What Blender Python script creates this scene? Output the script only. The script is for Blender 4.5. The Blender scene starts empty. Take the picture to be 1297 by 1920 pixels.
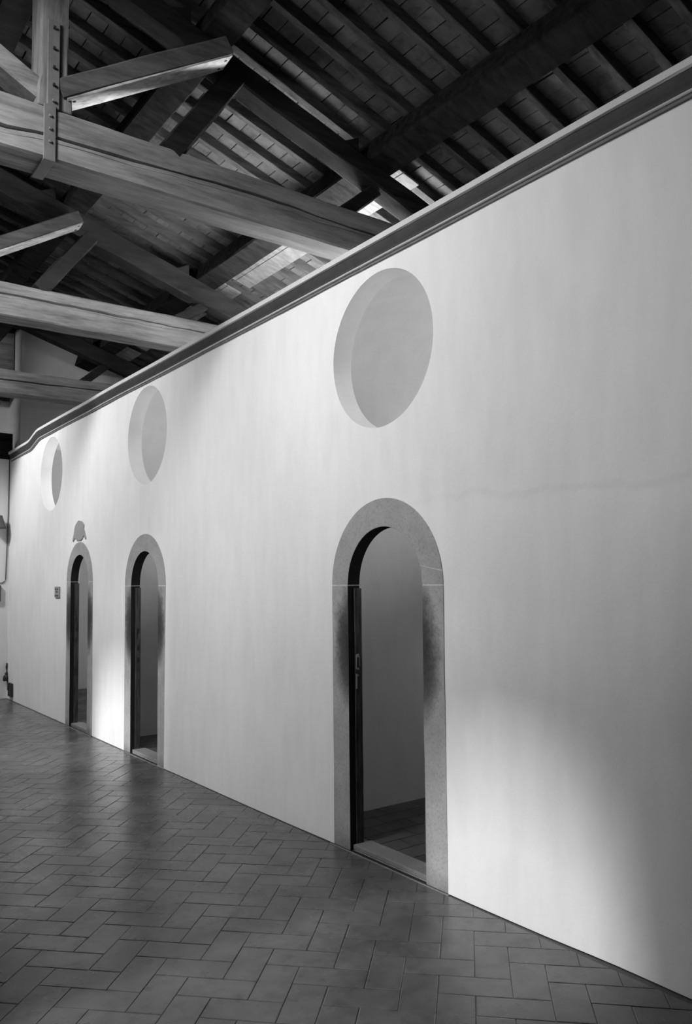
import bpy, math, random
from mathutils import Vector, Matrix, noise
from mathutils.geometry import delaunay_2d_cdt
random.seed(7)
SC = bpy.context.scene
COL = SC.collection
# X = into the cells (cell wall face at X=2.9), Y = along the corridor, Z = up
# ------------------------------------------------------------------ camera
cam = bpy.data.cameras.new('camera'); camo = bpy.data.objects.new('camera', cam); COL.objects.link(camo)
F = Vector((0.59349618, 0.80264623, 0.05934071)); R = Vector((0.8043623, -0.59406328, -0.00949267)); U = Vector((-0.02763288, -0.05336529, 0.99819265))
m = Matrix.Identity(4)
for i in range(3): m[i][0], m[i][1], m[i][2] = R[i], U[i], -F[i]
m[2][3] = 1.6
camo.matrix_world = m
cam.sensor_fit = 'HORIZONTAL'; cam.sensor_width = 36; cam.lens = 1491.16 / 1297 * 36; cam.shift_y = 43.8 / 1297
cam.clip_start = .05
SC.camera = camo
# ------------------------------------------------------------------ world, light, exposure
SC.view_settings.view_transform = 'Standard'; SC.view_settings.look = 'None'
SC.view_settings.gamma = 1; SC.view_settings.use_curve_mapping = False; SC.view_settings.exposure = 0.0
W = bpy.data.worlds.new('world'); SC.world = W; W.use_nodes = True
W.node_tree.nodes['Background'].inputs[0].default_value = (.8, .8, .8, 1)
W.node_tree.nodes['Background'].inputs[1].default_value = .1
def area(name, loc, direction, sx, sy, power, spread=180):
    l = bpy.data.lights.new(name, 'AREA'); l.shape = 'RECTANGLE'; l.size = sx; l.size_y = sy; l.energy = power; l.spread = math.radians(spread)
    o = bpy.data.objects.new(name, l); COL.objects.link(o); o.location = loc
    o.rotation_euler = Vector(direction).to_track_quat('-Z', 'Y').to_euler(); return o
SKY_S = (3.75, 6.95, 10.1)              # dormer openings in the roof slope left of the corridor, one per bay
for s, e, ds in zip(SKY_S, (38, 42, 56), (.17, .42, .25)):
    area('dormer_daylight', (-.25, s, 5.10), (.78, ds, -.58), .5, .5, e, 100)
area('upper_wall_fill', (-2.25, .9, 4.55), (1, .2, -.42), .5, .4, 26, 110)   # added fill for the near upper wall; the slope has no opening here
for s, e in ((3.0, 88), (8.1, 105)):       # windows of the rooms across the corridor, seen through their doors
    area('room_window_daylight', (-4.2, s, 2.9), (1, 0, -.35), .35, .7, e, 90)
area('lower_wall_fill', (-.72, 5.3, 1.75), (1, .08, -.1), .9, 1.1, 19, 130)   # added fill for the lower wall, set in an opening made for it
area('roof_bounce_lamp', (5.1, 5.9, 4.68), (-.3, 0, -1), .5, 1.0, 410, 60)   # added lamp over the cells; bounce off their ceiling lights the roof
for s, e in ((2.5, 28), (6.3, 27), (8.75, 60)): # cell windows
    area('cell_window_daylight', (5.9, s, 1.75), (-1, .3, .72), .5, .5, e, 96)
area('eaves_window_daylight', (5.9, 6.3, 4.3), (-1, -.2, -.02), .9, .2, 155, 90)

# ------------------------------------------------------------------ helpers
def tag(o, label=None, cat=None, group=None, kind=None):
    if label: o['label'] = label
    if cat: o['category'] = cat
    if group: o['group'] = group
    if kind: o['kind'] = kind
    return o
def empty(name, loc=(0, 0, 0)):
    o = bpy.data.objects.new(name, None); o.location = loc; o.empty_display_size = .1; COL.objects.link(o); return o
class MB:
    def __init__(s): s.v = []; s.f = []
    def add(s, vs, fs):
        b = len(s.v); s.v += [tuple(v) for v in vs]; s.f += [tuple(b + i for i in f) for f in fs]
    def box(s, a, b):
        x0, y0, z0 = a; x1, y1, z1 = b
        s.add([(x0,y0,z0),(x1,y0,z0),(x1,y1,z0),(x0,y1,z0),(x0,y0,z1),(x1,y0,z1),(x1,y1,z1),(x0,y1,z1)],
              [(0,3,2,1),(4,5,6,7),(0,1,5,4),(1,2,6,5),(2,3,7,6),(3,0,4,7)])
    def mesh(s, name):
        me = bpy.data.meshes.new(name); me.from_pydata(s.v, [], s.f); me.update(); return me
    def build(s, name, mat, parent=None, smooth=False, bevel=0):
        o = link(name, s.mesh(name), mat, parent)
        if smooth:
            for p in o.data.polygons: p.use_smooth = True
        if bevel: 
            b = o.modifiers.new('b', 'BEVEL'); b.width = bevel; b.segments = 2; b.limit_method = 'ANGLE'
        return o
def link(name, me, mat, parent=None):
    if mat and not me.materials: me.materials.append(mat)
    o = bpy.data.objects.new(name, me); COL.objects.link(o)
    if parent:
        o.parent = parent; o.matrix_parent_inverse = Matrix.Translation(-parent.location)
        # children are authored in world coordinates
    return o
def beam(mb, a, b, w, h, up=(0, 0, 1), seg=14, rough=.006, ch=.012, seed=0):
    """hewn timber from a to b (centre line), w across, h along up; edges chamfered and a little uneven"""
    a = Vector(a); b = Vector(b); d = (b - a).normalized(); up = Vector(up); sd = d.cross(up).normalized(); up = sd.cross(d).normalized()
    vs = []; fs = []
    prof = [(-w/2+ch,-h/2),(w/2-ch,-h/2),(w/2,-h/2+ch),(w/2,h/2-ch),(w/2-ch,h/2),(-w/2+ch,h/2),(-w/2,h/2-ch),(-w/2,-h/2+ch)]
    for i in range(seg + 1):
        t = i / seg; c = a.lerp(b, t)
        for k, (x, y) in enumerate(prof):
            q = Vector((t * (b - a).length * 2.2, k * 1.7 + seed, seed * 3.1))
            n1 = noise.noise(q) * rough * 1.6; n2 = noise.noise(q + Vector((9, 9, 9))) * rough * 1.6
            vs.append(c + sd * (x + n1) + up * (y + n2))
    for i in range(seg):
        for k in range(8):
            j = (k + 1) % 8
            fs.append((i*8+k, i*8+j, (i+1)*8+j, (i+1)*8+k))
    fs.append(tuple(range(7, -1, -1))); fs.append(tuple(seg*8 + k for k in range(8)))
    mb.add(vs, fs)
def tube(mb, pts, r, n=8):
    vs = []; fs = []
    for i, p in enumerate(pts):
        p = Vector(p); d = (Vector(pts[min(i+1, len(pts)-1)]) - Vector(pts[max(i-1, 0)])).normalized()
        s = d.cross(Vector((0, 0, 1)) if abs(d.z) < .9 else Vector((1, 0, 0))).normalized(); u = s.cross(d)
        rr = r[i] if isinstance(r, (list, tuple)) else r
        for k in range(n): vs.append(p + (s * math.cos(2*math.pi*k/n) + u * math.sin(2*math.pi*k/n)) * rr)
    for i in range(len(pts) - 1):
        for k in range(n): fs.append((i*n+k, i*n+(k+1)%n, (i+1)*n+(k+1)%n, (i+1)*n+k))
    fs.append(tuple(range(n-1, -1, -1))); fs.append(tuple((len(pts)-1)*n + k for k in range(n)))
    mb.add(vs, fs)

# ------------------------------------------------------------------ materials (all grey: the picture is black and white)
def g(v): return (v, v, v, 1)
class Mat:
    def __init__(s, name, rough=.8, spec=.3):
        s.m = bpy.data.materials.new(name); s.m.use_nodes = True; s.t = s.m.node_tree; s.p = s.t.nodes['Principled BSDF']
        s.p.inputs['Roughness'].default_value = rough; s.p.inputs['Specular IOR Level'].default_value = spec
        s.tc = s.n('ShaderNodeTexCoord'); s.geo = s.n('ShaderNodeNewGeometry')
    def n(s, typ, **k):
        x = s.t.nodes.new(typ)
        for a, b in k.items(): setattr(x, a, b)
        return x
    def l(s, a, b): s.t.links.new(a, b)
    def noise(s, scale, detail=4, stretch=(1, 1, 1), src=None, rough=.6):
        mp = s.n('ShaderNodeMapping'); mp.inputs['Scale'].default_value = stretch
        s.l(src or s.geo.outputs['Position'], mp.inputs[0]); nz = s.n('ShaderNodeTexNoise'); nz.inputs['Scale'].default_value = scale
        nz.inputs['Detail'].default_value = detail; nz.inputs['Roughness'].default_value = rough; s.l(mp.outputs[0], nz.inputs['Vector']); return nz.outputs['Fac']
    def ramp(s, fac, stops):
        r = s.n('ShaderNodeValToRGB'); el = r.color_ramp.elements
        while len(el) < len(stops): el.new(.5)
        for e, (p, v) in zip(el, stops): e.position = p; e.color = g(v)
        s.l(fac, r.inputs[0]); return r.outputs[0]
    def math(s, op, a, b=None):
        x = s.n('ShaderNodeMath', operation=op)
        for i, q in enumerate((a, b)):
            if q is None: continue
            if isinstance(q, (int, float)): x.inputs[i].default_value = q
            else: s.l(q, x.inputs[i])
        return x.outputs[0]
    def mul(s, a, b): return s.math('MULTIPLY', a, b)
    def col(s, c):
        if isinstance(c, (int, float)): s.p.inputs['Base Color'].default_value = g(c)
        else: s.l(c, s.p.inputs['Base Color'])
    def bump(s, h, strength=.3, dist=.01):
        b = s.n('ShaderNodeBump'); b.inputs['Strength'].default_value = strength; b.inputs['Distance'].default_value = dist
        s.l(h, b.inputs['Height']); s.l(b.outputs[0], s.p.inputs['Normal'])
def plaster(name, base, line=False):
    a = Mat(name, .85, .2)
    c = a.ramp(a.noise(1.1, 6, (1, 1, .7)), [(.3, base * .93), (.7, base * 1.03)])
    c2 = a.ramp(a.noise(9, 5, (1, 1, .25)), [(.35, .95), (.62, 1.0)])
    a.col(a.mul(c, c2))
    h = a.math('ADD', a.mul(a.noise(55, 4, (1, 1, .5)), .35), a.mul(a.noise(4, 4), 1.2))
    if line:                                             # plaster lap line running along the wall above the doors
        sep = a.n('ShaderNodeSeparateXYZ'); a.l(a.geo.outputs['Position'], sep.inputs[0])
        w = a.math('ADD', sep.outputs[2], a.mul(a.math('SUBTRACT', a.noise(1.3, 5, (1, 1, .3)), .5), .35))
        mr = a.n('ShaderNodeMapRange', interpolation_type='SMOOTHSTEP'); mr.inputs[1].default_value = 2.01; mr.inputs[2].default_value = 2.06
        a.l(w, mr.inputs[0])
        nr = a.n('ShaderNodeMapRange', interpolation_type='SMOOTHSTEP'); nr.inputs[1].default_value = 4.2; nr.inputs[2].default_value = 2.4; nr.inputs[3].default_value = .12; nr.inputs[4].default_value = 1.0; a.l(sep.outputs[1], nr.inputs[0])
        h = a.math('ADD', h, a.mul(a.mul(mr.outputs[0], .9), nr.outputs[0]))
    a.bump(h, .5, .006); return a.m
def wood(name, lo, hi, scale=1.0, st=(.12, 1, 1), spec=.25):
    a = Mat(name, .8, spec)
    obj = a.tc.outputs['Object']
    gr = a.noise(16 * scale, 6, st, a.geo.outputs['Position'], .7)
    big = a.noise(2.2, 4, (.6, 1, 1), a.geo.outputs['Position'])
    c = a.ramp(gr, [(.32, lo), (.62, hi)]); c2 = a.ramp(big, [(.3, .72), (.7, 1.1)])
    a.col(a.mul(c, c2)); a.bump(gr, .5, .006); return a.m
def stone(name, base, soot=None):
    a = Mat(name, .85, .12 if base > .05 else .0)
    c = a.ramp(a.noise(6, 8), [(.3, base * .85), (.7, base * 1.08)])
    sp = a.ramp(a.noise(90, 3), [(.33, .8), (.45, 1), (.7, 1.08)])
    c = a.mul(c, sp)
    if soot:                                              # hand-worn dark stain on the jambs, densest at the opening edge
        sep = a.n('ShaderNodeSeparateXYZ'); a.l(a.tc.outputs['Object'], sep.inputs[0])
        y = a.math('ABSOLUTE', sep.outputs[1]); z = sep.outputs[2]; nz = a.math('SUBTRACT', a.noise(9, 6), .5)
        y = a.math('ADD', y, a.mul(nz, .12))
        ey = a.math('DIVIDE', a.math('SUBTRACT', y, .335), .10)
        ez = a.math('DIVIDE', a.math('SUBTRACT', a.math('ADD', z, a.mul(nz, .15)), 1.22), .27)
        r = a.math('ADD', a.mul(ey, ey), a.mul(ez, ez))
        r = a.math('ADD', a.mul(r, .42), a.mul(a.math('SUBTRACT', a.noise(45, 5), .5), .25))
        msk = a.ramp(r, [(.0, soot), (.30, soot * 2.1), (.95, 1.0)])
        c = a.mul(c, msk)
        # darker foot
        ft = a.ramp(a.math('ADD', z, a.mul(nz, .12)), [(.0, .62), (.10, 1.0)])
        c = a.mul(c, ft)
    a.col(c); a.bump(a.noise(60, 5), .35, .004); return a.m
def tile_mat(name, lo, hi, r0, r1, spec=.5, rnd=.5, mott=1.0):
    a = Mat(name, .4, spec)
    oi = a.n('ShaderNodeObjectInfo'); at = a.n('ShaderNodeAttribute', attribute_name='tone')
    c = a.ramp(a.noise(3.0, 6), [(.3, lo), (.7, hi)])
    v = a.math('ADD', a.mul(oi.outputs['Random'], rnd), a.mul(at.outputs['Fac'], rnd))
    v = a.math('ADD', a.mul(v, .5), 1 - rnd * .25)
    st = a.ramp(a.noise(14, 6), [(.28, 1 - .35 * mott), (.5, 1.0), (.75, 1 + .12 * mott)])
    a.col(a.mul(a.mul(c, v), st))
    a.l(a.ramp(a.noise(2.3, 5), [(.3, r0), (.7, r1)]), a.p.inputs['Roughness'])
    a.bump(a.math('ADD', a.mul(a.noise(7, 3), .7), a.mul(a.noise(70, 4), .12)), .25, .004); return a.m
def plain(name, v, rough=.6, spec=.3, metal=0):
    a = Mat(name, rough, spec); a.p.inputs['Metallic'].default_value = metal
    a.col(a.ramp(a.noise(12, 5), [(.3, v * .8), (.7, v * 1.15)])); return a.m
M = dict(
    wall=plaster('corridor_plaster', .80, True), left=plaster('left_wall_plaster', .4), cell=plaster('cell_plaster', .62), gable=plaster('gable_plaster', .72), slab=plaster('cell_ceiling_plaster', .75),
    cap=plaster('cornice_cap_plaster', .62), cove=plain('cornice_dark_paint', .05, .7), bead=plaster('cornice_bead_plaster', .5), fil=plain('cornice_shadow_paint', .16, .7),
    tie=wood('old_chestnut', .10, .26), dark=wood('dark_timber', .012, .03, spec=.02), pale=wood('pale_timber', .16, .42), bar=wood('rafter_timber', .03, .09, spec=.02), purl=wood('purlin_timber', .008, .022, spec=0),
    stone=stone('pietra_stone', .36, .13), arch=stone('arch_stone', .34), sill=stone('sill_stone', .22), mortar=plain('lime_joint', .5, .9), cgrout=plain('cell_joint', .2, .8),
    floor=tile_mat('worn_floor_tile', .065, .13, .19, .36, .5, .22), grout=tile_mat('floor_joint', .03, .07, .3, .5, .4, 0),
    cellfloor=tile_mat('cell_floor_tile', .045, .085, .4, .6, .3, .4), rooftile=tile_mat('roof_tile_underside', .072, .14, .9, 1, .0, .55, 1.2), deck=plain('roof_deck', .02, .95, 0),
    iron=plain('iron', .16, .55, .4, .3), black=plain('black_iron', .02, .5, .4), post=wood('door_post_timber', .02, .09, 3, (1, 1, .12)), king=wood('post_chestnut', .09, .22, 1, (1, 1, .12)), reveal=stone('dark_reveal', .022), brace=wood('brace_timber', .03, .08), lock=plain('pale_lock_metal', .3, .5, .4),
    cable=plain('cable_grey', .12, .5), sign=plain('small_plate', .30, .6), ink=plain('ink', .06, .6), lamp=plain('lamp_shade_grey', .1, .5), patch=stone('exposed_old_plaster', .3))

# ------------------------------------------------------------------ openings of the cell wall
XW, XB = 2.9, 3.04
DOORS = [dict(c=3.565, R=.502, r=.336, sp=1.585), dict(c=7.082, R=.482, r=.32, sp=1.59), dict(c=8.946, R=.445, r=.298, sp=1.64)]
OC = [(3.575, 2.968, .463), (7.056, 3.0, .463), (10.078, 2.984, .463)]
S0, S1 = -3.0, 12.1
WT = 3.5
def arch_loop(c, r, sp, n=36, z0=0.0):
    return [(c - r, z0)] + [(c - r * math.cos(math.pi * i / n), sp + r * math.sin(math.pi * i / n)) for i in range(n + 1)] + [(c + r, z0)]
def base_off(s):
    k = [(-3, 0), (1.2, .0), (1.77, .014), (2.07, .018), (2.53, 0), (3.08, -.004), (4.04, -.004), (5.2, -.012), (6.5, -.014), (7.5, 0), (9.4, .006), (12.1, .01)]
    for (a, b), (c, d) in zip(k, k[1:]):
        if a <= s <= c: t = (s - a) / (c - a); t = t*t*(3-2*t); return b + (d - b) * t
    return 0
def wall_x(s, z):
    n = noise.noise(Vector((s * .9, z * .9, 3))) * .004 + noise.noise(Vector((s * 3, z * 3, 8))) * .0015
    fall = max(0, 1 - z / .7)
    return XW + n + base_off(s) * fall * .9
def sheet_with_holes(loops, s0, s1, z0, z1, step, fx):
    """loops: list of closed 2D loops (holes). returns verts, tris, loop index lists"""
    pts = []; edges = []; li = []
    outer = []
    ns = int((s1 - s0) / step); nz = int((z1 - z0) / step)
    # outer boundary with bottom notches for door loops that start at z0
    for lp in loops:
        st = len(pts); pts += [Vector(p) for p in lp]; k = len(lp)
        idx = list(range(st, st + k)); li.append(idx)
        edges += [(idx[i], idx[(i + 1) % k]) for i in range(k)]
    def inside(p, lp):
        x, y = p; r = False; j = len(lp) - 1
        for i in range(len(lp)):
            xi, yi = lp[i]; xj, yj = lp[j]
            if (yi > y) != (yj > y) and x < (xj - xi) * (y - yi) / (yj - yi) + xi: r = not r
            j = i
        return r
    def near(p):
        for lp in loops:
            for a, b in zip(lp, lp[1:] + lp[:1]):
                ax, ay = a; bx, by = b; dx, dy = bx - ax, by - ay; L = dx*dx + dy*dy or 1e-9
                t = max(0, min(1, ((p[0]-ax)*dx + (p[1]-ay)*dy) / L))
                if (p[0]-ax-t*dx)**2 + (p[1]-ay-t*dy)**2 < (step*.35)**2: return True
        return False
    boxes = [(min(p[0] for p in lp) - step, max(p[0] for p in lp) + step, min(p[1] for p in lp) - step, max(p[1] for p in lp) + step) for lp in loops]
    for i in range(ns + 1):
        for j in range(nz + 1):
            p = (s0 + (s1 - s0) * i / ns, z0 + (z1 - z0) * j / nz)
            if any(b[0] < p[0] < b[1] and b[2] < p[1] < b[3] for b in boxes):
                if near(p) or any(inside(p, lp) for lp in loops): continue
            pts.append(Vector(p))
    v, e, f, ov, oe, of = delaunay_2d_cdt(pts, edges, [], 0, 1e-5)
    tris = []
    for t in f:
        c = sum((v[i] for i in t), Vector((0, 0))) / len(t)
        if not any(inside(c, lp) for lp in loops): tris.append(tuple(t))
    return v, tris
def solid_wall(name, loops, s0, s1, z1, x0, x1, fx, mat, step=.12, reveal=True):
    mb = MB()
    v, tr = sheet_with_holes(loops, s0, s1, 0, z1, step, None)
    mb.add([(fx(p.x, p.y), p.x, p.y) for p in v], [t[::-1] for t in tr])
    mb.add([(x1, p.x, p.y) for p in v], tr)
    for lp in loops:
        k = len(lp)
        mb.add([(fx(*p), p[0], p[1]) for p in lp] + [(x1, p[0], p[1]) for p in lp],
               [(i, (i+1) % k, k + (i+1) % k, k + i) for i in range(k)])
    mb.add([(x0, s0, z1), (x0, s1, z1), (x1, s1, z1), (x1, s0, z1)], [(0, 1, 2, 3)])
    mb.add([(x0, s0, 0), (x1, s0, 0), (x1, s0, z1), (x0, s0, z1), (x0, s1, 0), (x1, s1, 0), (x1, s1, z1), (x0, s1, z1)], [(0, 1, 2, 3), (7, 6, 5, 4)])
    return mb.build(name, mat)
loops = [arch_loop(d['c'], d['R'] - .004, d['sp'], z0=-.001) for d in DOORS]
loops = [[(p[0], max(p[1], 0.0)) for p in lp] for lp in loops]
loops += [[(c - r * math.cos(2 * math.pi * i / 72), z + r * math.sin(2 * math.pi * i / 72)) for i in range(72)] for c, z, r in OC]
w = solid_wall('wall_right', loops, S0, S1, WT, XW, XB, wall_x, M['wall'])
for p in w.data.polygons: p.use_smooth = abs(p.normal.x) > .7
tag(w, 'long white plastered cell wall with three arched doorways and three round openings', 'wall', kind='structure')

# ------------------------------------------------------------------ cornice along the top of the wall
cn = empty('trim_1', (2.9, 4, 3.49))
tag(cn, 'moulded cornice with pale cap and dark cove along the top of the white wall', 'cornice', kind='structure')
def drop(s): 
    if s < 10.5: return 0
    if s > 11.05: return .092 + .01 * min(1, (s - 11.05))
    t = (s - 10.5) / .55; return .092 * t * t * (3 - 2 * t)
def sweep(name, prof, mat, jit=0, closed_back=True, seed=0):
    mb = MB(); st = [S0 + (10.4 - S0) * i / 90 for i in range(91)] + [10.4 + (12.0 - 10.4) * i / 20 for i in range(1, 21)]
    vs = []; n = len(prof)
    for s in st:
        for k, (x, z) in enumerate(prof):
            wz = noise.noise(Vector((s * .7, 1, 5))) * .008
            j = noise.noise(Vector((s * 9, k * 3, seed))) * jit
            vs.append((x + j * .6, s, 3.625 + z - drop(s) + wz + j))
    fs = [(i*n+k, i*n+(k+1) % n, (i+1)*n+(k+1) % n, (i+1)*n+k) for i in range(len(st)-1) for k in range(n)]
    fs += [tuple(range(n)), tuple((len(st)-1)*n + k for k in range(n-1, -1, -1))]
    mb.add(vs, fs); o = mb.build(name, mat, cn); return o
sweep('cornice_cap', [(3.06, 0), (2.853, 0), (2.849, -.006), (2.850, -.034), (2.862, -.038), (3.06, -.038)], M['cap'], .004)
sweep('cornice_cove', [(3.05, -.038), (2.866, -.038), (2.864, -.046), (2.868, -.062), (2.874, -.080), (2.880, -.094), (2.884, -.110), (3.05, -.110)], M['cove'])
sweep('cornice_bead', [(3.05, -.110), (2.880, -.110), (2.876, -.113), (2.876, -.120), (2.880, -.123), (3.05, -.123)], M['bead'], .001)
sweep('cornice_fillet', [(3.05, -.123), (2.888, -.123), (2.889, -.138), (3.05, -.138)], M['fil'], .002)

# ------------------------------------------------------------------ door surrounds
def add_arc_piece(mb, d, a0, a1, x0, x1, r0, r1, n):
    vs = []; fs = []
    if not isinstance(a0, tuple): a0 = (a0, a0)
    if not isinstance(a1, tuple): a1 = (a1, a1)
    for i in range(n + 1):
        for ri, r in enumerate((r0, r1)):
            a = a0[ri] + (a1[ri] - a0[ri]) * i / n
            for x in (x0, x1): vs.append((x, -r * math.cos(a), d['sp'] + r * math.sin(a)))
    for i in range(n):
        b = i * 4; c = b + 4
        fs += [(b, c, c+2, b+2), (b+1, b+3, c+3, c+1), (b, b+1, c+1, c), (b+2, c+2, c+3, b+3)]
    fs += [(0, 2, 3, 1), (n*4, n*4+1, n*4+3, n*4+2)]; mb.add(vs, fs)
DL = ['arched stone doorway nearest the camera, with iron lock plate on its timber post',
      'middle arched stone doorway, under the second round opening',
      'farthest arched stone doorway, with a patch of old plaster above it']
for k, d in enumerate(DOORS):
    c, RR, r, sp = d['c'], d['R'], d['r'], d['sp']
    root = empty('door_%d' % (k + 1), (XW, c, 0)); tag(root, DL[k], 'doorway', kind='structure')
    xf, xb = 2.8945, 2.985
    def put(mb, name, mat, parent=root, bevel=.003):       # built in door-local y, world x,z
        o = link(name, mb.mesh(name), mat); o.parent = parent
        for v in o.data.vertices: v.co.x -= XW
        if parent is not root: pass
        if bevel:
            b = o.modifiers.new('b', 'BEVEL'); b.width = bevel; b.segments = 2; b.limit_method = 'ANGLE'
        return o
    gap = .004
    for sg in (-1, 1):
        mb = MB(); segs = 14                              # each jamb: tall stone, edges a little worn
        rings = []
        for i in range(segs + 1):
            z = sp * i / segs - (gap if i == segs else 0)
            j = noise.noise(Vector((z * 3, sg * 4 + k, 2))) * .004; j2 = noise.noise(Vector((z * 3, sg * 9 + k, 7))) * .003
            y0, y1 = sorted((sg * (r + j), sg * (RR + j2)))
            rings.append([(xf, y0, z), (xf, y1, z), (xb, y1, z), (xb, y0, z)])
        vs = [p for rg in rings for p in rg]
        fs = [(i*4+a, i*4+(a+1) % 4, (i+1)*4+(a+1) % 4, (i+1)*4+a) for i in range(segs) for a in range(4)] + [(3, 2, 1, 0), tuple(segs*4+a for a in range(4))]
        mb.add(vs, fs)
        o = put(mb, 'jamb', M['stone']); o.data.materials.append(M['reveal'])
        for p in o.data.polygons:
            if abs(p.center.y) < r + .012: p.material_index = 1  # inner faces take the darker stone
        if sg == -1 or k < 3: tag(o, 'stone jamb with dark hand-worn stain')
    # arch: voussoir pieces; on the camera side one joint a little above the springing
    cuts = [0, math.pi - .19, math.pi] if k == 0 else [0, math.pi]
    # angle 0 is at -y (camera side); photo's right. joint lies near the camera side
    if k == 0: cuts = [0, (.323, .15), math.pi]        # this joint runs askew, higher on the inside
    sh = lambda c_, d_: (c_[0] + d_, c_[1] + d_) if isinstance(c_, tuple) else c_ + d_
    for a0, a1 in zip(cuts, cuts[1:]):
        mb = MB(); add_arc_piece(mb, d, sh(a0, .005), sh(a1, -.005), xf, xb, r, RR, 4 if isinstance(a1, tuple) else 40)
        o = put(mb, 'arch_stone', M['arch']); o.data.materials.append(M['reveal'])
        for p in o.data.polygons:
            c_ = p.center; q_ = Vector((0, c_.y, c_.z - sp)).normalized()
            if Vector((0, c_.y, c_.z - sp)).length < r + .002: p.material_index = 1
    mb = MB()                                             # pale lime in the joints
    for a in cuts:
        y0, y1 = sorted((-math.cos(a) * (r + .006), -math.cos(a) * (RR - .001))) if a in (0, math.pi) else (0, 0)
        if a in (0, math.pi): mb.box((xf + .0006, y0, sp - .005), (xb, y1, sp + .003))
        else: add_arc_piece(mb, d, sh(a, -.0065), sh(a, .007), xf + .0006, xb, r + .001, RR - .001, 1)
    put(mb, 'lime_joint', M['mortar'], bevel=0)
    # timber posts behind the stone jambs (farther jamb is the one seen) and the inner arch
    if k != 2 or True:
        for sg in (1, -1):
            mb = MB(); y0, y1 = sorted((sg * (r - .010), sg * (r + .08)))
            seg = 10; vs = []
            for i in range(seg + 1):
                z = .03 + (sp - .02 - .03) * i / seg; jj = noise.noise(Vector((z * 5, k + sg, 1))) * .004
                ya, yb = (y0 + (jj if sg > 0 else 0), y1 + (jj if sg < 0 else 0))
                vs += [(2.940, ya, z), (2.940, yb, z), (2.992, yb, z), (2.992, ya, z)]
            mb.add(vs, [(i*4+a, i*4+(a+1) % 4, (i+1)*4+(a+1) % 4, (i+1)*4+a) for i in range(seg) for a in range(4)] + [(3, 2, 1, 0), tuple(seg*4+a for a in range(4))])
            # keep clear of the stone: the post sits in a rebate cut into it
            post = put(mb, 'timber_post', M['post'])
            if sg == 1:
                yl = r - .0115                             # face towards the camera side
                if k == 0:
                    mb = MB(); pl = []
                    mb.box((2.943, yl - .004, 1.075), (2.948, yl + .006, 1.16)); mb.box((2.948, yl - .004, 1.145), (2.966, yl + .006, 1.165))
                    mb.box((2.948, yl - .004, 1.068), (2.964, yl + .006, 1.082)); mb.box((2.966, yl - .003, 1.09), (2.971, yl + .006, 1.15))
                    o = put(mb, 'lock_plate', M['lock'], bevel=.001); tag(o, 'pale metal lock plate with a dark keyhole')
                    mb = MB(); mb.box((2.950, yl - .0015, 1.086), (2.965, yl + .004, 1.142)); put(mb, 'keyhole', M['black'], bevel=.002)
                    mb = MB(); mb.box((2.943, yl - .004, .955), (2.951, yl + .006, 1.045)); mb.box((2.951, yl - .003, 1.03), (2.962, yl + .006, 1.04))
                    put(mb, 'latch_plate', M['lock'], bevel=.001)
                else:
                    for zz in ((1.16, 1.0, .88) if k == 1 else (1.22, 1.1, .98)):
                        mb = MB(); mb.box((2.955, yl - .003, zz - .03), (2.972, yl + .006, zz + .02)); put(mb, 'bolt_hole', M['black'], bevel=.002)
    mb = MB(); mb.box((2.915, -r + .001, .004), (3.05, r - .001, .034))
    o = put(mb, 'threshold', M['sill'], bevel=.006); tag(o, 'worn stone threshold slab')
    mb = MB(); mb.box((2.876, -RR - .02, -.002), (2.887, RR + .02, .003)); put(mb, 'mortar_strip', M['sill'], bevel=.001)
    mb = MB(); mb.box((2.892, -r + .002, -.002), (2.914, r - .002, .002)); put(mb, 'threshold_gap_shade', M['black'], bevel=0)  # black strip stands in for the shade of the gap before the threshold

# ------------------------------------------------------------------ cells behind the wall
cellw = [(4.44, 4.56), (8.04, 8.16), (12.2, 12.32), (.7, .82)]
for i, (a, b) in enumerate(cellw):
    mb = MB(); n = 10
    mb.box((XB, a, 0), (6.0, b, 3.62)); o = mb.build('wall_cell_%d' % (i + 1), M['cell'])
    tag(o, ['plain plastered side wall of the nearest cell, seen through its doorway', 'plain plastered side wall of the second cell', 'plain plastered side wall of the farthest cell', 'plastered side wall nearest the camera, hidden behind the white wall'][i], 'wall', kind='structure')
mb = MB()
x = 6.0                                                   # back wall of the cells with window openings at the lights
def wall_with_rects(mb, axis_x, th, s0, s1, z0, z1, rects):
    """wall at x..x+th with rectangular openings (sorted along s)"""
    cur = s0
    for a, b, c, d in rects:
        mb.box((axis_x, cur, z0), (axis_x + th, a, z1)); mb.box((axis_x, a, z0), (axis_x + th, b, c)); mb.box((axis_x, a, d), (axis_x + th, b, z1)); cur = b
    mb.box((axis_x, cur, z0), (axis_x + th, s1, z1))
wall_with_rects(mb, 6.0, .3, -3, 14.5, 0, 4.75, [])
tag(mb.build('wall_back', M['cell']), 'outer wall behind the cells, rising to the eaves', 'wall', kind='structure')
mb = MB(); mb.box((XB + .001, -3, 3.50), (6.0, 12.2, 3.56)); tag(mb.build('ceiling_cells', M['slab']), 'flat plaster ceiling of the cells', 'ceiling', kind='structure')

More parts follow.
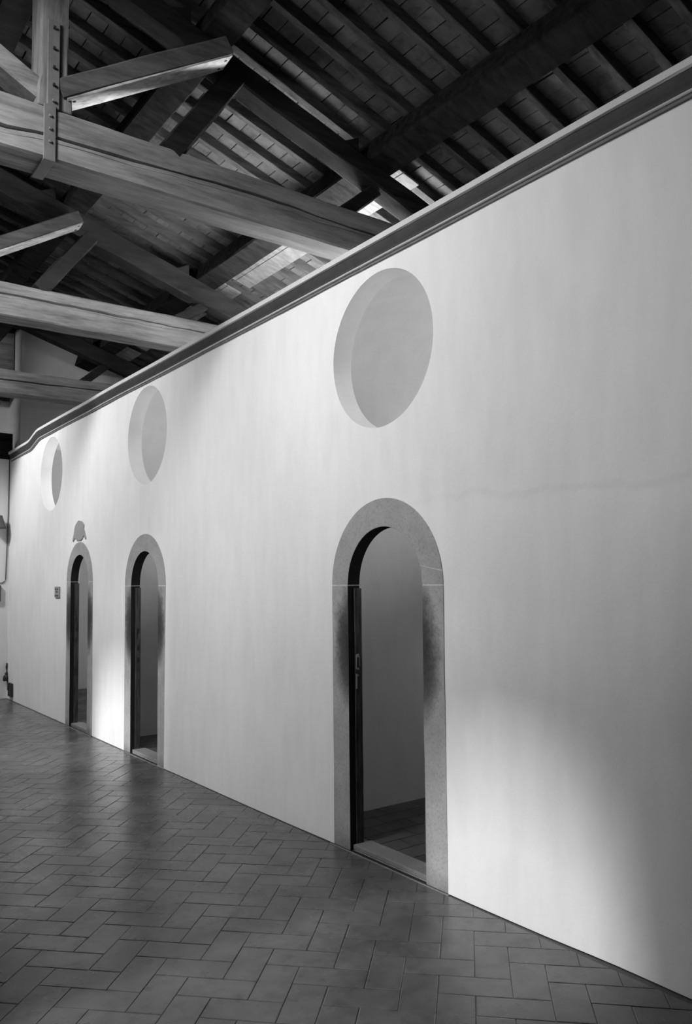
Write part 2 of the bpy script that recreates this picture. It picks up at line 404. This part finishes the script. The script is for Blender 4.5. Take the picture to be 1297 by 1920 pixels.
for i, (a, sgn) in enumerate(((4.44, -1), (8.04, -1), (12.2, -1))):   # rounded springing of the cell vaults
    mb = MB(); n = 28; pr = []
    for q in range(n + 1):
        t = math.pi / 2 * q / n; pr.append((a + sgn * .9 * (1 - math.cos(t)), 2.95 + .55 * math.sin(t)))
    vs = []
    for x in (XB + .002, 5.99): vs += [(x, p[0], p[1]) for p in pr] + [(x, a + .0, 3.5)]
    k = n + 2; mb.add(vs, [(j, j+1, k+j+1, k+j) for j in range(n)] + [tuple(range(k-1, -1, -1)), tuple(range(k, 2*k)), (n, n+1, k+n+1, k+n), (n+1, 0, k, k+n+1)])
    o = mb.build('ceiling_vault_%d' % (i + 1), M['cell'], None, False)
    tag(o, ['curved plaster vault springing of the nearest cell', 'curved plaster vault springing of the second cell', 'curved plaster vault springing of the farthest cell'][i], 'vault', kind='structure')

# ------------------------------------------------------------------ far end and left side of the corridor
mb = MB(); mb.box((-.6, 12.1, 0), (XW + .3, 12.3, 3.43)); tag(mb.build('wall_end', M['wall']), 'pale end wall of the corridor at the left edge of the frame', 'wall', kind='structure')
mb = MB(); mb.box((-3.4, 12.75, 3.43), (3.05, 12.95, 4.42)); tag(mb.build('wall_end_upper', M['gable']), 'set-back plaster wall above the dark lintel, behind the last tie beam', 'wall', kind='structure')
def rt(n): return 5.2 - .31 * (n - 3.03)                  # top of the principal rafters (right slope)
RX = 1.37; RT = rt(RX)
mb = MB()
g0 = [(3.035, 3.43), (6.0, 3.43), (6.0, rt(6.0) + .25), (3.035, rt(3.035) + .25)]
mb.add([(a, 12.1, b) for a, b in g0] + [(a, 12.75, b) for a, b in g0], [(0, 1, 2, 3), (7, 6, 5, 4), (0, 3, 7, 4), (0, 4, 5, 1), (1, 5, 6, 2), (2, 6, 7, 3)])
tag(mb.build('wall_gable', M['gable']), 'plastered gable pier with a pale corner, right of the dark panel under the roof', 'wall', kind='structure')
wp = empty('wall_panel', (2.7, 12.5, 4.45)); tag(wp, 'dark boarded wooden panel closing the gable left of the plaster pier', 'panel', kind='structure')
x = -.2; k = 0
while x < 3.0:
    mb = MB(); x1 = min(x + .215, 3.03); mb.box((x, 12.45 + random.uniform(0, .006), 4.42), (x1 - .006, 12.5, rt(max(x1, RX)) + .20)); mb.build('board', M['tie'], wp, bevel=.004); x += .215
lb = MB(); beam(lb, (-.6, 12.14, 3.62), (2.915, 12.14, 3.62), .22, .36, seg=12); tag(lb.build('lintel_beam', M['purl']), 'black squared lintel beam at the end of the corridor, left edge of frame', 'beam')
lp_ = [arch_loop(2.83, .33, 1.5), arch_loop(7.93, .33, 1.5), [(4.8, 1.15), (4.8, 2.35), (5.8, 2.35), (5.8, 1.15)]]  # two doors, and a square opening made for the added fill light
lwo = solid_wall('wall_left', lp_, -3.0, 12.1, 3.55, -.56, -.70, lambda a, b: -.56, M['left'], step=.5)
tag(lwo, 'plastered wall on the other side of the corridor, out of frame', 'wall', kind='structure')
mb = MB(); mb.box((-4.6, -3, 3.50), (-.7, 12.2, 3.55)); tag(mb.build('ceiling_rooms', M['deck']), 'ceiling of the rooms across the corridor, out of frame', 'ceiling', kind='structure')
mb = MB(); mb.box((-4.7, -3, 0), (-4.5, 14.5, 4.3)); tag(mb.build('wall_far_left', M['deck']), 'outer wall across the building, out of frame', 'wall', kind='structure')
mb = MB(); mb.box((-4.5, -3.2, 0), (6.3, -3.0, 6.0)); tag(mb.build('wall_behind', M['deck']), 'wall behind the camera, out of frame', 'wall', kind='structure')
mb = MB(); mb.box((-4.5, 14.3, 0), (6.3, 14.5, 6.0)); tag(mb.build('wall_beyond', M['gable']), 'outermost gable wall, hidden behind the end wall', 'wall', kind='structure')

# ------------------------------------------------------------------ floor: herringbone of terracotta tiles at 45 degrees to the wall
fl = MB(); fl.box((-4.5, -3, -.12), (2.955, 14.3, -.0034)); floor = fl.build('floor', M['grout']); tag(floor, 'glossy worn herringbone tile floor of the corridor', 'floor', kind='structure')
cf = MB(); cf.box((2.955, -3, -.12), (6.0, 12.2, .022)); cfo = cf.build('floor_cells', M['cgrout']); tag(cfo, 'dark tiled floor of the cells behind the doorways', 'floor', kind='structure')
TW = .1445; TL = TW * 2; J = .0034
def clip_poly(poly, f):
    out = []
    for i in range(len(poly)):
        a, b = poly[i], poly[(i + 1) % len(poly)]; fa, fb = f(a), f(b)
        if fa >= 0: out.append(a)
        if fa * fb < 0:
            t = fa / (fa - fb); out.append((a[0] + (b[0]-a[0])*t, a[1] + (b[1]-a[1])*t))
    return out
def tile_geo(poly, z, seed):
    """tile from outline: worn top with slightly lowered rim, sides"""
    cx = sum(p[0] for p in poly) / len(poly); cy = sum(p[1] for p in poly) / len(poly); n = len(poly)
    tx, ty = random.uniform(-.0025, .0025), random.uniform(-.0025, .0025)
    h = lambda x, y: z + tx * (x - cx) + ty * (y - cy)
    inn = [(cx + (p[0]-cx) * .965, cy + (p[1]-cy) * .965) for p in poly]
    vs = [(p[0], p[1], -.012 + z) for p in poly] + [(p[0], p[1], h(*p) - .0009) for p in poly] + [(p[0], p[1], h(*p)) for p in inn]
    fs = [(i, (i+1) % n, n+(i+1) % n, n+i) for i in range(n)] + [(n+i, n+(i+1) % n, 2*n+(i+1) % n, 2*n+i) for i in range(n)] + [tuple(range(2*n, 3*n))]
    return vs, fs
def in_view(x, y, z, mx=.03):
    v = Vector((x, y, z - 1.6)); dd = v.dot(F)
    if dd < .3: return None
    u = .5 + 1491.16 / 1297 * v.dot(R) / dd; w_ = (1003.8 - 1491.16 * v.dot(U) / dd) / 1920
    return dd if (-mx < u < 1 + mx and -mx < w_ < 1 + mx) else None
def herring(xmin, xmax, ymin, ymax, z, ox=0, oy=0):
    c = math.sqrt(.5); N = 130; out = []
    for i in range(-N, N):
        for j in range(-N, N):
            mod = (i - j) % 4
            if mod == 0: rc = (i*TW, j*TW, (i+2)*TW, (j+1)*TW)
            elif mod == 3: rc = (i*TW, j*TW, (i+1)*TW, (j+2)*TW)
            else: continue
            um, vm = (rc[0]+rc[2])/2, (rc[1]+rc[3])/2
            x = (um - vm) * c + ox; y = (um + vm) * c + oy
            if not (xmin - .2 < x < xmax + .2 and ymin - .2 < y < ymax + .2): continue
            q = [(rc[0]+J/2, rc[1]+J/2), (rc[2]-J/2, rc[1]+J/2), (rc[2]-J/2, rc[3]-J/2), (rc[0]+J/2, rc[3]-J/2)]
            q = [(a + random.uniform(-.0012, .0012), b + random.uniform(-.0012, .0012)) for a, b in q]
            poly = [((a - b) * c + ox, (a + b) * c + oy) for a, b in q]
            for f in (lambda p: xmax - p[0], lambda p: p[0] - xmin, lambda p: ymax - p[1], lambda p: p[1] - ymin):
                poly = clip_poly(poly, f)
                if len(poly) < 3: break
            if len(poly) >= 3: out.append((x, y, poly))
    return out
tiles = herring(-.55, 2.875, -.6, 12.05, 0, .03, .02)
vis = []; rest = []
for x, y, poly in tiles:
    dd = in_view(x, y, 0, .02)
    (vis if dd else rest).append((dd or 99, x, y, poly))
vis.sort(key=lambda t: t[0]); rest += vis[300:]; vis = vis[:300]
def z_t(x, y): return noise.noise(Vector((x * 1.2, y * 1.2, 0))) * .0015 + random.uniform(-.0005, .0005)
for dd, x, y, poly in vis:
    vs, fs = tile_geo(poly, z_t(x, y), 0); me = bpy.data.meshes.new('floor_tile'); me.from_pydata([(a - x, b - y, c_) for a, b, c_ in vs], [], fs)
    o = link('floor_tile', me, M['floor']); o.parent = floor; o.location = (x, y, 0)
def stuff(items, name, mat, parent, z=0):
    mb = MB(); tone = []
    for dd, x, y, poly in items:
        vs, fs = tile_geo(poly, z + z_t(x, y), 0); n0 = len(mb.f); mb.add(vs, fs); tone += [random.random()] * len(fs)
    o = mb.build(name, mat, parent); at = o.data.attributes.new('tone', 'FLOAT', 'FACE')
    at.data.foreach_set('value', tone); o['kind'] = 'stuff'; return o
stuff(rest, 'far_floor_tiles', M['floor'], floor)
# cell floors: straight-laid larger tiles, first cells near the doors
for (s0, s1) in ((.82, 4.44), (4.56, 8.04), (8.16, 12.2)):
    items = []; vv = []
    yy = s0; r_ = 0
    while yy < s1 - .05:
        xx = 3.055 - (r_ % 2) * .15
        while xx < 5.3:
            x0, x1 = max(xx, 3.055) + .003, xx + .30 - .003; y0, y1 = yy + .003, min(yy + .15, s1) - .003
            if x1 > x0 + .02: 
                it = (1, (x0+x1)/2, (y0+y1)/2, [(x0, y0), (x1, y0), (x1, y1), (x0, y1)])
                dr = any(abs(it[2] - it[1] / 3.0 * dd_['c']) < .42 for dd_ in DOORS) and it[1] < 4.4
                (vv if (dr and s0 < 1) else items).append(it)
            xx += .30
        yy += .15; r_ += 1
    for dd, x, y, poly in vv[:120]:
        vs, fs = tile_geo(poly, .027, 0); me = bpy.data.meshes.new('cell_floor_tile'); me.from_pydata([(a - x, b - y, c_) for a, b, c_ in vs], [], fs)
        o = link('cell_floor_tile', me, M['cellfloor']); o.parent = cfo; o.location = (x, y, 0)
    stuff(items, 'cell_floor_tiles', M['cellfloor'], cfo, .027)

# ------------------------------------------------------------------ roof: purlins, common rafters, brick tiles, deck
SL = .31; PH = .22; BH = .085; TH = .02
def roof_z(x, lift):                                      # both slopes
    return RT - SL * abs(x - RX) + lift
YA, YB = -3.0, 14.3; XR, XL = 6.05, -4.6
lift_deck = PH + BH + TH + .012
deck = MB()
def deck_quad(x0, x1, y0, y1):
    z0, z1 = roof_z(x0, lift_deck), roof_z(x1, lift_deck)
    deck.add([(x0,y0,z0),(x1,y0,z1),(x1,y1,z1),(x0,y1,z0),(x0,y0,z0+.08),(x1,y0,z1+.08),(x1,y1,z1+.08),(x0,y1,z0+.08)],
             [(0,3,2,1),(4,5,6,7),(0,1,5,4),(1,2,6,5),(2,3,7,6),(3,0,4,7)])
deck_quad(RX, 4.85, YA, YB); deck_quad(5.35, XR, YA, YB); deck_quad(4.85, 5.35, YA, 5.4); deck_quad(4.85, 5.35, 6.4, YB)  # deck left open for the added bounce lamp
deck_quad(XL, -.9, YA, YB); deck_quad(.5, RX, YA, YB)
cur = YA
for s in SKY_S: deck_quad(-.9, .5, cur, s - .55); cur = s + .55
deck_quad(-.9, .5, cur, YB)
roof = deck.build('ceiling', M['deck']); tag(roof, 'dark pitched timber and brick-tile roof over the corridor and cells', 'roof', kind='structure')
PURL = [(3.95, .24), (2.49, .22), (5.35, .22)]
for i, (n, wd) in enumerate(PURL):
    mb = MB(); zc = rt(n) + PH / 2 - .01
    beam(mb, (n, YA, zc), (n, 12.09 if n > 3.0 else 12.44, zc), wd, PH - .02, up=(-math.sin(math.atan(SL)) * -1, 0, 1), seg=40, rough=.006)
    o = mb.build('purlin', M['purl']); tag(o, ['long dark purlin resting on the rafters just above the white wall', 'long dark purlin carried above the heads of the braces', 'lowest purlin near the eaves, hidden beyond the white wall'][i], 'beam')
mb = MB(); beam(mb, (RX, YA, RT + .09), (RX, 12.44, RT + .09), .22, .2, seg=40); tag(mb.build('ridge_beam', M['purl']), 'ridge beam along the top of the roof, above the posts', 'beam')
# common rafters of the right slope, each its own bar; spacing as in the photograph
ys = []; y = 5.514 - .28 * 30
while y < 12.7: ys.append(y); y += .28
bang = math.atan(SL)
proto = None
for i, y in enumerate(ys):
    mb = MB(); zl = PH + BH / 2; x0, x1 = RX, 6.0; wv = random.uniform(-.004, .004)
    beam(mb, (x0, y + .03 + wv, roof_z(x0, zl)), (x1, y + .03 - wv, roof_z(x1, zl)), .058 + random.uniform(-.006, .008), BH, seg=10, rough=.003, ch=.004, seed=i)
    mb.build('common_rafter', M['bar'], roof)
mb = MB()
for i, y in enumerate(ys):
    if any(abs(y - s) < .6 for s in SKY_S):
        beam(mb, (XL, y + .03, roof_z(XL, PH + BH/2)), (-.9, y + .03, roof_z(-.9, PH + BH/2)), .06, BH, seg=2, rough=0)
        beam(mb, (.5, y + .03, roof_z(.5, PH + BH/2)), (RX, y + .03, roof_z(RX, PH + BH/2)), .06, BH, seg=2, rough=0)
    else: beam(mb, (XL, y + .03, roof_z(XL, PH + BH/2)), (RX, y + .03, roof_z(RX, PH + BH/2)), .06, BH, seg=2, rough=0)
o = mb.build('left_slope_rafters', M['bar'], roof); o['kind'] = 'stuff'
# brick tiles bridging the bars
cth, sth = math.cos(bang), math.sin(bang); TP = .138
rt_items = []
for i in range(len(ys) - 1):
    yc = (ys[i] + ys[i+1]) / 2 + .03; q = 0; off = random.uniform(0, TP)
    u = .02 + off
    while True:
        x = RX + u * cth
        if x > 5.95: break
        z = roof_z(x, PH + BH + TH/2 + .002)
        if 4.8 < x < 5.4 and 5.3 < yc < 6.5: u += TP; continue
        dd = in_view(x, yc, z, .0)
        rt_items.append((dd or 99, x, yc, z)); u += TP
rt_items.sort(key=lambda t: t[0])
def hid(t):                                               # hidden from view behind the wall top
    x, y, z = t[1:]; k = XW / x
    return x > XW and 1.6 + (z - 1.6) * k < 3.62
vis_t = [t for t in rt_items if t[0] < 90 and not hid(t)]
hidden = [t for t in rt_items if not (t[0] < 90 and not hid(t))]
tm = MB(); a, b, h = .131 / 2, .274 / 2, TH / 2
tm.add([(-a,-b,-h),(a,-b,-h),(a,b,-h),(-a,b,-h),(-a,-b,h),(a,-b,h),(a,b,h),(-a,b,h)], [(0,3,2,1),(4,5,6,7),(0,1,5,4),(1,2,6,5),(2,3,7,6),(3,0,4,7)])
tme = tm.mesh('roof_tile'); tme.materials.append(M['rooftile'])
for n_, t in enumerate(vis_t[:300]):
    o = link('roof_tile', tme, None); o.parent = roof
    o.location = (t[1] + random.uniform(-.003, .003), t[2], t[3] + random.uniform(0, .006)); o.rotation_euler = (random.uniform(-.01, .01), bang + random.uniform(-.015, .015), random.uniform(-.03, .03))
mb = MB(); tone = []
for t in vis_t[300:] + hidden:
    mt = Matrix.Translation((t[1], t[2], t[3] + random.uniform(0, .006))) @ Matrix.Rotation(bang + random.uniform(-.015, .015), 4, 'Y') @ Matrix.Rotation(random.uniform(-.03, .03), 4, 'Z')
    mb.add([mt @ Vector(v) for v in tm.v], tm.f); tone += [random.random()] * 6
# soffit boards near the eaves, under the bars
o = mb.build('far_roof_tiles', M['rooftile'], roof); o['kind'] = 'stuff'
at = o.data.attributes.new('tone', 'FLOAT', 'FACE'); at.data.foreach_set('value', tone)
for n0, n1, ya, yb in ((4.10, 4.25, 3.2, 12.5), (4.258, 4.43, 3.2, 12.5)):
    for s0, s1 in ((4.9, 7.8), (8.0, 10.8), (11.0, 12.7)):
        mb = MB(); z0, z1 = roof_z(n0, PH - .02), roof_z(n1, PH - .02)
        mb.add([(n0,s0,z0),(n1,s0,z1),(n1,s1,z1),(n0,s1,z0),(n0,s0,z0+.018),(n1,s0,z1+.018),(n1,s1,z1+.018),(n0,s1,z0+.018)], [(0,3,2,1),(4,5,6,7),(0,1,5,4),(1,2,6,5),(2,3,7,6),(3,0,4,7)])
        mb.build('soffit_board', M['pale'], roof, bevel=.002)

# ------------------------------------------------------------------ roof trusses
def truss(s, label, thick, crack, strap=True, ty=(4.16, 4.485), pale=False):
    root = empty('roof_truss', (RX, s, ty[0])); tag(root, label, 'roof truss', 'timber roof trusses over the corridor')
    D = .25; y0, y1 = s, s + D
    # tie beam with its long drying crack on the near face
    mb = MB(); n = 110; xs = [-3.3 + (6.0 + 3.3) * i / n for i in range(n + 1)]; ring = []
    def ch(x):
        if x <= crack[0][0]: return crack[0][1]
        for (a, b), (c, d) in zip(crack, crack[1:]):
            if a <= x <= c: return b + (d - b) * (x - a) / (c - a)
        return crack[-1][1]
    for x in xs:
        zz = ch(x) + noise.noise(Vector((x * 5, s, 1))) * .008
        wv = noise.noise(Vector((x * .8, s, 4))) * .008; e1 = noise.noise(Vector((x * 3, s, 6))) * .006; e2 = noise.noise(Vector((x * 3, s, 9))) * .006
        cw = max(0.0005, .010 + .008 * noise.noise(Vector((x * 1.6, s, 12)))) * max(.1, min(1, (4.6 - abs(x - 1.6)) / 1.5))
        c2 = zz - .035 + noise.noise(Vector((x * 2, s, 22))) * .02; w2 = max(.0003, .003 * noise.noise(Vector((x * 1.1, s, 31))) + .0008)
        t, b = ty[1] + wv + e1, ty[0] + wv + e2; f = y0 + noise.noise(Vector((x * 2, s, 15))) * .004
        ring.append([(x, f + .012, b), (x, f, b + .014), (x, f + .001, c2 - w2), (x, f + .02, c2), (x, f + .001, c2 + w2), (x, f, zz - cw), (x, f + .05, zz), (x, f, zz + cw), (x, f, t - .014), (x, f + .012, t), (x, y1 - .01, t), (x, y1, t - .012), (x, y1, b + .012), (x, y1 - .012, b)])
    k = len(ring[0]); vs = [p for r in ring for p in r]
    fs = [(i*k+a, i*k+(a+1) % k, (i+1)*k+(a+1) % k, (i+1)*k+a) for i in range(n) for a in range(k)] + [tuple(range(k-1, -1, -1)), tuple(n*k+a for a in range(k))]
    mb.add(vs, fs); mb.build('tie_beam', M['tie'], root)
    T = ty[1]; yc = (y0 + y1) / 2
    # principal rafters
    lo = thick
    for sg in (1, -1):
        xe = 5.95 if sg > 0 else -3.2
        mb = MB(); za, zb = RT - lo / 2 * 1.045, RT - SL * abs(xe - RX) - lo / 2 * 1.045
        beam(mb, (RX + sg * .07, y0 + .012 + .09, za - SL * .07), (xe, y0 + .012 + .09, zb), .18, lo, seg=24, rough=.008, seed=s); mb.build('principal_rafter', M['dark'], root)
    # king post with flared foot
    mb = MB(); x0, x1 = 1.289, 1.452
    zt = RT - .02; st = [(T + .004, .03), (T + .13, .026), (T + .20, .0), (T + .6, .0), (zt, 0)]
    vs = []
    for z, e in st: vs += [(x0 - e * .6, y0 + .012, z), (x1 + e, y0 + .012, z), (x1 + e, y1 - .02, z), (x0 - e * .6, y1 - .02, z)]
    mb.add(vs, [(i*4+a, i*4+(a+1) % 4, (i+1)*4+(a+1) % 4, (i+1)*4+a) for i in range(len(st)-1) for a in range(4)] + [(3, 2, 1, 0), tuple((len(st)-1)*4+a for a in range(4))])
    mb.build('king_post', M['king'], root, bevel=.01)
    # braces from the foot of the post to the rafters, pale sawn timber
    for sg in (1, -1):
        f = lambda x: RX + sg * (x - RX)
        a = Vector((f(1.44), yc - .03, T + .09)); b = Vector((f(2.50), y0 - .105, T + .69))
        if sg < 0: a = Vector((f(1.47), yc, T + .06)); b = Vector((f(2.55), yc, T + .63))       # lapped and nailed over the face of the rafter
        d = (b - a).normalized(); up = Vector((-d.z * sg, 0, abs(d.x))); a = a + up * .0625; b = b + up * .0625
        mb = MB(); beam(mb, a, b, .19, .125, up=up, seg=14, rough=.004, seed=sg + s)
        br = mb.build('brace', M['brace'] if sg > 0 else M['tie'], root)
        if sg > 0:
            mb = MB(); q_ = (b - a).normalized() * .02; beam(mb, a - up * .066 + q_, b - up * .066 - q_, .195, .014, up=up, seg=14, rough=.003, ch=.003, seed=7 + s)
            tag(mb.build('brace_plank', M['pale'], root), 'pale sawn plank nailed under the brace')
            for tt in (.05, .95):
                for dy in (-.05, .05):
                    nl = MB(); p = a.lerp(b, tt) - up * .073 + Vector((0, dy, 0)); tube(nl, [p + up * .01, p - up * .006], .010, 6)
                    nl.build('nail', M['black'], br)
    # raking struts from tie to rafter
    for sg in (1, -1):
        f = lambda x: RX + sg * (x - RX)
        mb = MB(); beam(mb, (f(2.135), yc - .02, T - .004), (f(2.64), yc - .02, rt(2.64) - lo + .05), .20, .15, up=(-.8 * sg, 0, .5), seg=10, seed=s + 4)
        mb.build('strut', M['dark'], root)
        mb = MB(); beam(mb, (f(3.60), yc, T - .004), (f(3.95), yc, rt(3.95) - lo + .03), .12, .11, up=(-.6 * sg, 0, .7), seg=6, seed=s + 6)
        mb.build('eaves_strut', M['dark'], root)
    # cleats stopping the purlins on the rafter
    for n_ in (3.72, 2.28):
        mb = MB(); za = rt(n_); mb.add([(n_ - .16, y0 + .03, za - SL * -.16 - .01), (n_, y0 + .03, za - .01), (n_, y0 + .03, za + .12), (n_ - .16, y1 - .05, za - SL * -.16 - .01), (n_, y1 - .05, za - .01), (n_, y1 - .05, za + .12)],
                             [(0, 1, 2), (5, 4, 3), (0, 3, 4, 1), (1, 4, 5, 2), (2, 5, 3, 0)])
        mb.build('cleat', M['dark'], root, bevel=.004)
    # iron strap nailed to post and tie
    mb = MB(); mb.box((1.325, y0 - .006, T + .55), (1.395, y0 + .014, T)); mb.box((1.305, y0 - .012, ty[0] - .006), (1.375, y0 + .002, T + .01)) 
    mb.box((1.305, y0 - .012, ty[0] - .012), (1.375, y1 + .008, ty[0] - .004))
    so = mb.build('iron_strap', M['iron'], root, bevel=.002)
    for z in (T + .50, T + .37, T + .25, T + .14, T + .04, T - .06, T - .14, T - .22):
        nb = MB(); xx = 1.36 if z > T else 1.342; nb.box((xx - .008, y0 - .022, z - .008), (xx + .008, y0 - .008, z + .008)); nb.build('nail_head', M['black'] if z > T + .1 else M['iron'], so, bevel=.002)
CR1 = [(-1.2, 4.30), (1.061, 4.283), (1.302, 4.304), (1.692, 4.311), (2.126, 4.328), (2.439, 4.349), (2.947, 4.354), (3.586, 4.333), (4.2, 4.344)]
truss(4.78, 'nearest roof truss: cracked tie beam, nailed iron strap and pale brace', .165, CR1)
truss(7.85, 'middle roof truss, its tie beam crossing below the first one', .23, [(-1, 4.30), (2, 4.37), (6, 4.36)])
truss(10.95, 'farthest roof truss, low at the left edge in front of the gable', .2, [(-1, 4.29), (2.484, 4.31), (2.99, 4.315), (3.9, 4.34)], ty=(4.13, 4.45))

# ------------------------------------------------------------------ small things
# patch of exposed old plaster above the farthest door
pc = [(8.73,2.13),(8.72,2.10),(8.76,2.105),(8.80,2.145),(8.84,2.115),(8.88,2.095),(8.93,2.09),(8.98,2.095),(9.02,2.09),(9.06,2.11),(9.10,2.125),(9.14,2.105),(9.17,2.085),(9.18,2.11),(9.14,2.17),(9.12,2.23),(9.09,2.27),(9.05,2.29),(9.02,2.305),(8.97,2.32),(8.93,2.305),(8.90,2.31),(8.86,2.30),(8.82,2.28),(8.79,2.255),(8.80,2.22),(8.77,2.18)]
mb = MB(); n = len(pc); mb.add([(2.890, a, b + .008) for a, b in pc] + [(2.908, a, b + .008) for a, b in pc], [tuple(range(n)), tuple(range(2*n-1, n-1, -1))] + [(i, n+i, n+(i+1) % n, (i+1) % n) for i in range(n)])
tag(mb.build('plaster_patch', M['patch']), 'ragged grey patch of old plaster above the farthest doorway', 'plaster patch')
sg = empty('wall_sign', (2.89, 9.73, 1.5)); tag(sg, 'tiny grey number plate on the wall left of the farthest doorway', 'sign')
mb = MB(); mb.box((2.882, 9.64, 1.455), (2.897, 9.815, 1.585)); mb.build('plate', M['sign'], sg, bevel=.003)
for a, b, c, d in ((9.67, 9.71, 1.545, 1.565), (9.73, 9.79, 1.545, 1.562), (9.69, 9.76, 1.512, 1.532), (9.66, 9.80, 1.468, 1.486)):
    mb = MB(); mb.box((2.8805, a, c), (2.884, b, d)); mb.build('mark', M['ink'], sg)
gb = empty('vent_grille', (2.9, 11.84, .07)); tag(gb, 'small black grille low on the wall at the far left', 'grille')
mb = MB(); mb.box((2.876, 11.75, .055), (2.9, 11.93, .07)); mb.box((2.876, 11.75, .225), (2.9, 11.93, .24)); mb.box((2.876, 11.75, .07), (2.9, 11.765, .225)); mb.box((2.876, 11.915, .07), (2.9, 11.93, .225)); mb.box((2.89, 11.76, .06), (2.899, 11.92, .23)); mb.build('frame', M['black'], gb)
for i in range(5): mb = MB(); mb.box((2.879, 11.77, .085 + i * .028), (2.888, 11.91, .097 + i * .028)); mb.build('slat', M['black'], gb)
vt = empty('wall_valve', (2.87, 12.08, .15)); tag(vt, 'small black iron valve with hanging handle at the far left above the floor', 'valve')
mb = MB(); tube(mb, [(2.895, 12.07, .50), (2.893, 12.07, .44), (2.897, 12.075, .40), (2.893, 12.07, .36)], [.012, .018, .009, .009]); mb.build('stem', M['black'], vt, True)
mb = MB(); tube(mb, [(2.90, 12.07, .37), (2.885, 12.05, .35), (2.872, 12.04, .32), (2.868, 12.04, .27), (2.87, 12.04, .255)], [.015, .024, .032, .036, .03], 10); mb.build('body', M['black'], vt, True)
mb = MB(); tube(mb, [(2.885, 12.05, .27), (2.908, 12.045, .24), (2.91, 12.045, .2), (2.902, 12.045, .12)], [.012, .016, .013, .009]); mb.build('handle', M['black'], vt, True)
cb = MB(); tube(cb, [(2.892, 12.092, 3.43), (2.884, 12.092, 2.6), (2.874, 12.092, 2.2), (2.866, 12.092, 1.9), (2.862, 12.092, 1.69), (2.85, 12.092, 1.665), (2.82, 12.092, 1.645), (2.70, 12.092, 1.63), (2.5, 12.092, 1.63)], .006, 8)
tag(cb.build('wall_cable', M['cable'], None, True), 'thin grey cable dropping down the end wall from the lintel beam', 'cable')
lm = MB(); n = 20; vs = []
for z, r in ((2.60, .045), (2.58, .05), (2.43, .10), (2.415, .10)):
    for k in range(n): vs.append((2.735 + r * math.cos(2*math.pi*k/n), 11.985 + r * math.sin(2*math.pi*k/n), z))
lm.add(vs, [(i*n+k, (i+1)*n+k, (i+1)*n+(k+1) % n, i*n+(k+1) % n) for i in range(3) for k in range(n)] + [tuple(range(n)), tuple(range(4*n-1, 3*n-1, -1))])
lr = empty('wall_lamp', (2.735, 12.1, 2.45)); tag(lr, 'grey conical wall lamp cut by the left edge of the frame', 'lamp')
lm.build('shade', M['lamp'], lr, True)
mb = MB(); mb.box((2.72, 12.0, 2.5), (2.75, 12.102, 2.52)); mb.build('bracket', M['black'], lr)
pf = empty('wall_box', (2.7, 12.09, 1.4)); tag(pf, 'dark box on the end wall cut by the left edge, below the cable', 'box')
mb = MB(); mb.box((2.55, 12.05, 1.38), (2.795, 12.102, 1.61)); mb.build('case', M['cable'], pf, bevel=.008)
mb = MB(); mb.box((2.57, 12.044, 1.40), (2.775, 12.052, 1.59)); mb.build('lid', M['cable'], pf, bevel=.003)
